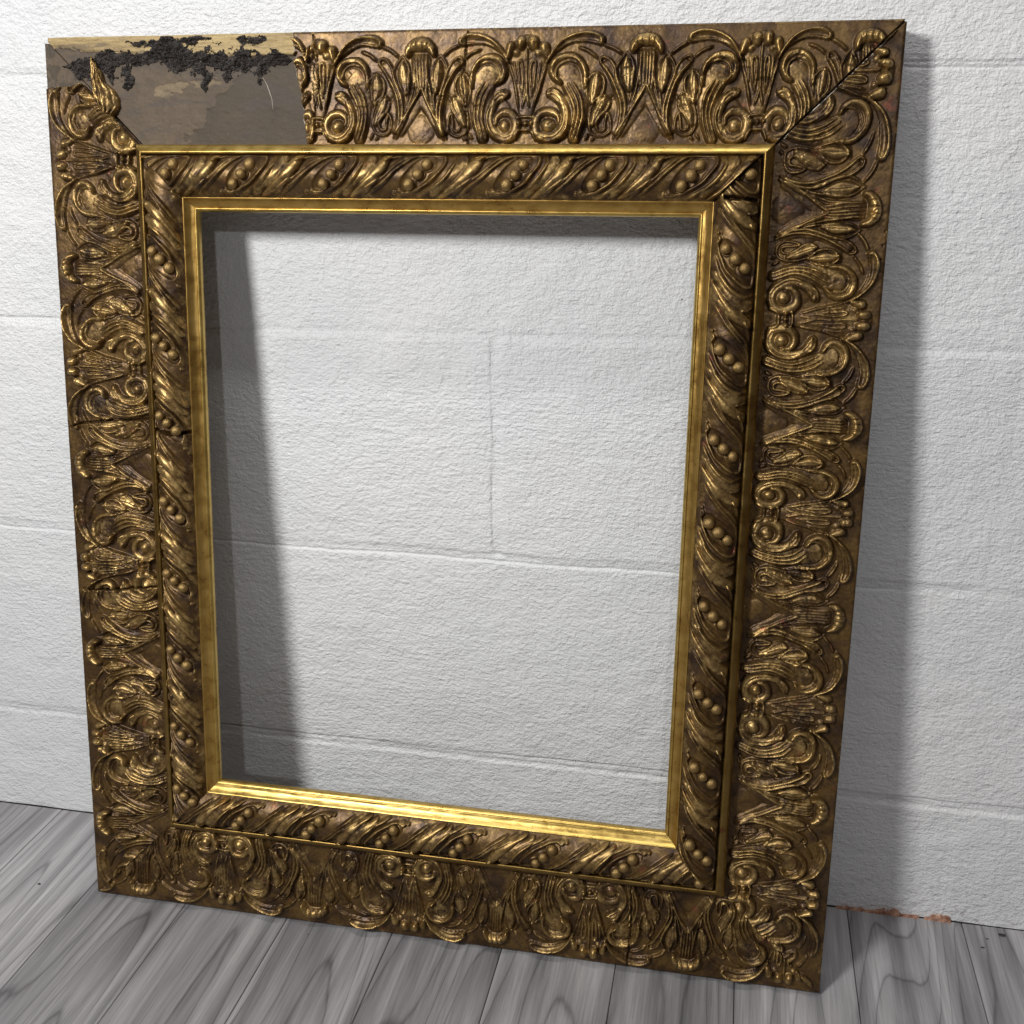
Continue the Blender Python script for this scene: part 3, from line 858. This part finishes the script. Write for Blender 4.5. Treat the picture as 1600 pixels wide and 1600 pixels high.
# ---- rope moulding, bead and sight edge
def sphere_mesh():
    bm = bmesh.new(); bmesh.ops.create_uvsphere(bm, u_segments=18, v_segments=10, radius=1.0)
    me = bpy.data.meshes.new('berry'); bm.to_mesh(me); bm.free()
    at = me.attributes.new('wear', 'FLOAT', 'POINT')
    at.data.foreach_set('value', np.full(len(me.vertices), 0.74, dtype=np.float32))
    me.polygons.foreach_set('use_smooth', np.ones(len(me.polygons), dtype=bool))
    me.materials.append(M_ORN); return me
BERRY = sphere_mesh()
rb = random.Random(5)
ropes = {}
for k in RAILS:
    L = rail_len(k) * 1000
    gap = {'top': (0.3, 1.0), 'right': (0.8, 0.1), 'bottom': (0.1, 0.1), 'left': (0.1, 0.3)}[k]
    o, _ = relief_patch('twisted_moulding', k, rope_h, lambda e, g=gap: e + g[0] + 0.4 * fbm(e / 3.0, e * 0, 8, 2) * (g[0] > .5),
                        lambda e, g=gap: L - e - g[1] - 0.6 * fbm(e / 3.0, e * 0, 9, 2) * (g[1] > .5), 101.0, 138.0, int((L - 200) / 0.72), 60, frame, M_ORN, (True, True, True), 6.0)
    ropes[k] = o
    tops = np.array(ROPE[k])
    for i, s in enumerate(tops):
        per = 75.0
        nx_ = tops[i + 1] - s if i + 1 < len(tops) else 75.0
        for j, (bx, by, br) in enumerate(((558, 1180, 45), (497, 1256, 44), (430, 1332, 47))):
            ss = s + (bx - 497) / 675 * nx_; ee = 101.5 + (by - 1095) / 345 * 36
            if ss < ee + 2.5 or ss > L - ee - 2.5: continue
            hb = float(rope_base(np.array(ee)))
            r = br * 0.109 * rb.uniform(0.92, 1.04)
            b = bpy.data.objects.new('berry', BERRY); coll.objects.link(b); b.parent = o
            b.location = to_xyz(k, ss / 1000, ee / 1000, (hb + 0.7) / 1000)
            b.scale = (r / 1000 * rb.uniform(.93, 1.07), r / 1000 * 0.92, r / 1000 * rb.uniform(.93, 1.07))
            b.rotation_euler = (0, rb.uniform(0, 3), 0)

def sweep(name, k, prof, mat, parent, seed, amp=0.12, nseg=160, gap=(0.05, 0.05)):
    prof = np.array(prof, float)
    L = rail_len(k) * 1000
    e = prof[:, 0][:, None]; h = prof[:, 1][:, None]
    t = np.linspace(0, 1, nseg)[None, :]
    s0 = e + gap[0]; s1 = L - e - gap[1]
    S_ = s0 + (s1 - s0) * t
    jit = amp * fbm(S_ / 9.0, e * 0.5 + S_ * 0, seed, 3) + 2.5 * amp * fbm(S_ / 60.0, S_ * 0 + 2.0, seed + 4, 2)
    V = to_xyz(k, S_ / 1000, (e + 0 * S_) / 1000, (h + jit * (h > 0)) / 1000)
    F = grid_faces(V.shape[0], V.shape[1])[:, ::-1]
    return mesh_np(name, V, F, mat, parent)
def refine(pts, n=4):
    c = catmull([(a, b, 0, 0) for a, b in pts], 0.45)
    return [(p[0], p[1]) for p in c]
BEAD = [(92.4, -4.0), (92.4, 4), (92.45, 9.0)] + refine([(92.5, 9.5), (93.2, 12.0), (95.0, 14.5), (97.5, 16.4), (99.4, 17.2), (100.6, 16.6), (101.3, 14.5)]) + [(101.5, 9.0)]
COVE = [(137.6, 10.0)] + refine([(137.6, 15.6), (138.6, 15.2), (140.4, 13.3), (142.8, 11.4), (145.0, 10.4), (146.2, 10.0)]) + [(146.4, 8.0)]
LIP = [(146.3, 7.0)] + refine([(146.3, 10.4), (146.8, 11.0), (148.0, 10.4), (149.2, 9.0), (149.5, 7.6)]) + [(149.5, 4.5), (149.0, 3.6), (143.0, 3.2), (137.0, 3.0), (118.0, 2.8)]
for i, k in enumerate(RAILS):
    sweep('gilt_bead', k, BEAD, M_GILT if k == 'top' else M_BEAD_SHADED, frame, 200 + i)  # top bead keeps the lit gold, the rest take the shaded copy
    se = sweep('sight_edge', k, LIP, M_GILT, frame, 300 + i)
    sweep('gilt_cove', k, COVE, M_GILT if k == 'bottom' else M_COVE, se, 320 + i, 0.2)  # upward-facing bottom cove stays bright, the others get painted shade

# ---- bare ground where the ornament is missing
def bare_fn(k, s, e):
    lim = np.interp(s, [0, 60, 100, 150, 200, 260], [9, 13, 16, 18, 17.5, 18])
    rag = 5.5 * fbm(s / 14.0, e / 5.0, 401, 4, 0.6) + 2.0 * fbm(s / 3.0, e / 1.5, 411, 3)
    wood = sstep(e + rag * sstep(s, 215, 180), lim + 0.4, lim - 0.4)
    # ochre patches further down, where a skin of the ground has flaked off
    pn = fbm(s / 16.0, e / 6.0, 407, 4, 0.6)
    patch = (sstep(pn - 0.9 * np.clip(np.abs(s - 135) / 45 - 0.4, 0, 9) - 0.9 * np.clip(np.abs(e - 43 + (s - 135) * 0.22) / 9 - 0.4, 0, 9), -0.05, 0.0))
    tan = sstep(s + 20 * fbm(s / 18.0, e / 14.0, 402, 4, 0.6) + (e - 45) * 0.9, 182, 178)
    z = np.where(wood > 0.5, 1.0, np.where(patch > 0.5, 0.62, 0.5 * tan))
    if k == 'left':
        wood = wood * 0; patch = patch * 0; z = 0.5 * (fbm(s / 7.0, e / 4.0, 406, 3) > -0.05) + 0 * s
    h = -3.3 + 1.6 * wood * (0.8 + 0.6 * fbm(s / 40.0, e / 2.0, 403, 3)) + 0.35 * tan - 0.5 * patch
    h = h + 0.3 * fbm(s / 6.0, e / 3.0, 404, 4, 0.6)
    chip = sstep(fbm(s / 7.0, e / 2.2, 405, 3), 0.28, 0.4)
    crk = np.exp(-(fbm(s / 22.0, e / 16.0, 409, 3) / 0.012) ** 2) * (fbm(s / 30.0, e / 30.0, 410, 2) > 0.0) * tan
    return h - 0.8 * chip * wood - 0.5 * crk, z
def bare(name, k, s0, s1, e0, e1, ns, ne, parent):
    e = np.linspace(e0, e1, ne)[:, None]; t = np.linspace(0, 1, ns)[None, :]
    S_ = s0(e) + (s1(e) - s0(e)) * t; E_ = np.broadcast_to(e, S_.shape)
    h, z = bare_fn(k, S_, E_)
    pw = ((1, 0), (1, 1))
    S2 = np.pad(S_, pw, mode='edge'); E2 = np.pad(E_, pw, mode='edge'); H2 = np.pad(h, pw, mode='edge'); Z2 = np.pad(z, pw, mode='edge')
    H2[0] -= 3; H2[:, 0] -= 3; H2[:, -1] -= 3
    V = to_xyz(k, S2 / 1000, E2 / 1000, H2 / 1000)
    return mesh_np(name, V, grid_faces(*V.shape[:2])[:, ::-1], M_BARE, parent, attrs={'zone': Z2})
o = bare('bare_ground', 'top', lambda e: np.maximum(e, 3.6) + 0.6, lambda e: broken_edge(e) + 3.0, 0.0, E93, 300, 120, rails['top'])
o['label'] = 'bare brown ground and raw pine where ornament broke off'
Lh = H * 1000
o = bare('bare_corner', 'left', lambda e: e * 0 + 798.0, lambda e: np.minimum(Lh - e - 0.8, Lh - 4.6), 0.0, 46.0, 50, 60, rails['left'])
o['label'] = 'bare splintered corner end of the timber rail'

# ---- dark crusted glue left on the ground
def crust():
    ns, ne = 440, 116
    s = np.linspace(16, 236, ns)[None, :]; e = np.linspace(0.5, 58, ne)[:, None]
    S_, E_ = np.broadcast_arrays(s, e)
    # centre line and half width of the crust band
    cx = np.interp(S_, [16, 38, 60, 92, 110, 125, 140, 160, 192, 226, 236], [24, 27, 22, 20, 13, 12, 18, 22, 23, 22, 22])
    hw = np.interp(S_, [16, 24, 40, 60, 92, 108, 122, 136, 150, 165, 190, 215, 228, 236], [0, 4, 8, 9, 7, 8, 12, 10, 11, 10, 8, 8, 5, 0])
    n1 = fbm(S_ / 10.0, E_ / 7.0, 501, 5, 0.68)
    q = 1 - np.abs(E_ - cx) / np.maximum(hw, 0.5) + 1.25 * n1
    # ragged tongues running down
    for (x, y0, y1, w) in [(154, 18, 43, 5.0), (176, 18, 36, 6), (206, 18, 38, 9), (120, 2, 20, 7), (80, 16, 42, 7), (64, 14, 36, 5), (142, 3, 7, 16), (100, 5, 9, 14), (200, 4, 8, 12)]:
        xx = x + 5 * fbm(E_ / 7.0, S_ * 0 + x, 510, 2)
        q = np.maximum(q, 1 - np.abs(S_ - xx) / (w * (1.15 - 0.6 * (E_ - y0) / max(1, y1 - y0))) .clip(0.3) - 0.25 * np.clip(E_ - y1, 0, 99) - 0.5 * np.clip(y0 - E_, 0, 99) + 1.5 * n1)
    q[0] = q[-1] = -1; q[:, 0] = q[:, -1] = -1
    g, _ = bare_fn('top', S_, E_)
    rough = np.abs(fbm(S_ / 5.5, E_ / 3.6, 502, 4, 0.62))
    hh = g + np.where(q > 0.05, 0.25 + 2.6 * np.clip(q, 0, 1) ** 0.7 * (0.25 + 2.0 * rough), -1.0)
    V = to_xyz('top', S_ / 1000, E_ / 1000, hh / 1000).reshape(-1, 3)
    F = grid_faces(ne, ns)[:, ::-1]
    keep = (q.ravel()[F] > 0.05).sum(1) >= 1
    F = F[keep]
    used = np.unique(F); mp = np.zeros(len(V), int); mp[used] = np.arange(len(used))
    o = mesh_np('glue_crust', V[used], mp[F], M_CRUST, rails['top'], smooth=False)
    o['label'] = 'black crusted glue clinging to the bare ground'
crust()

# ---- loose splinter of leaf still hanging at the mitre
def fragment():
    ns, ne = 60, 66
    u = np.linspace(-1, 1, ns)[None, :]; v = np.linspace(0, 1, ne)[:, None]
    wl = np.interp(v, [0, .1, .3, .5, .75, .92, 1], [3, 5, 7, 9, 11, 9, 4]); wr_ = np.interp(v, [0, .15, .35, .5, .62, .8, .93, 1], [2, 4, 6, 12, 14.5, 13, 8, 3])
    wid = np.where(u < 0, wl, wr_)
    cs = np.interp(v, [0, .5, 1], [50, 55, 62]); ce = 20 + v * 45
    S_ = cs + u * wid + 1.6 * fbm(u * 4, v * 6, 601, 3); E_ = ce + u * 3.0 + 1.2 * fbm(u * 5, v * 5, 606, 2)
    edge = np.clip(1 - np.abs(u) ** 3, 0, 1)
    rib = np.abs(np.sin((u * 2.3 + 0.5 * v) * 3.0)) ** 0.6
    h = 0.6 + (3.0 + 5.0 * v) * edge * (0.55 + 0.45 * rib) + 1.4 * fbm(S_ / 3.5, E_ / 5.0, 602, 3)
    P = ((1, 1), (1, 1))
    S2, E2, H2 = (np.pad(a, P, mode='edge') for a in (S_, E_, h))
    H2[0] = H2[-1] = -3.4; H2[:, 0] = H2[:, -1] = -3.4
    V = to_xyz('top', S2 / 1000, E2 / 1000, H2 / 1000)
    wr = np.clip(0.25 + 0.7 * fbm(S2 / 4, E2 / 4, 603, 3) + 0.45 * np.pad(rib + 0 * v, P, mode='edge'), 0, 1)
    o = mesh_np('leaf_fragment', V, grid_faces(*V.shape[:2])[:, ::-1], M_ORN, rails['top'], attrs={'wear': wr})
    o['label'] = 'loose splinter of gilt leaf clinging beside the mitre'
fragment()
# chalky broken edge showing white along the open mitre
def chalk(k, s_of_e, e0, e1, wid, seed, h0=0.6):
    n = 60; e = np.linspace(e0, e1, n)
    s = s_of_e(e) + 0.35 * fbm(e / 2.0, e * 0, seed, 3)
    w = wid * np.clip(0.35 + 1.3 * (fbm(e / 4.0, e * 0 + 5, seed + 1, 3) + 0.35), 0.05, 1.4)
    hh = h0 + frieze_h(k, s, e)[0] * 0.6
    V = []
    for a, b, c in ((s - w / 2, e, hh - 3.5), (s - w / 3, e, hh), (s + w / 3, e, hh + 0.2), (s + w / 2, e, hh - 3.5)):
        V.append(to_xyz(k, a / 1000, b / 1000, c / 1000))
    V = np.stack(V, 0)
    o = mesh_np('gesso_edge', V, grid_faces(4, n)[:, ::-1], M_CHALK, rails[k])
    o['label'] = 'chalky white broken gesso along the open mitre'
chalk('right', lambda e: e + 1.6, 12, 86, 1.3, 701)
chalk('left', lambda e: Lh - e - 2.7, 46, 88, 0.9, 705)
chalk('top', lambda e: broken_edge(e) - 0.2, 3, 90, 1.5, 709, -0.6)
def scratch():
    e = np.linspace(32, 62, 24); s_ = np.interp(e, [32, 42, 53, 62], [206, 212, 216, 217])
    h = bare_fn('top', s_, e)[0] + 0.22
    w = 0.22 * np.sin(np.pi * np.linspace(0.04, 0.96, 24)) + 0.05
    V = np.stack([to_xyz('top', (s_ + d) / 1000, e / 1000, (h + z) / 1000) for d, z in ((-w, -0.25), (-w * 0.4, 0.1), (w * 0.4, 0.1), (w, -0.25))], 0)
    mesh_np('pale_scratch', V, grid_faces(4, 24)[:, ::-1], M_CHALK, rails['top'])
scratch()
print("objects", len(bpy.data.objects), "tris", sum(len(o.data.loop_triangles) or sum(len(p.vertices) - 2 for p in []) + 2 * len(o.data.polygons) for o in bpy.data.objects if o.type == 'MESH'))
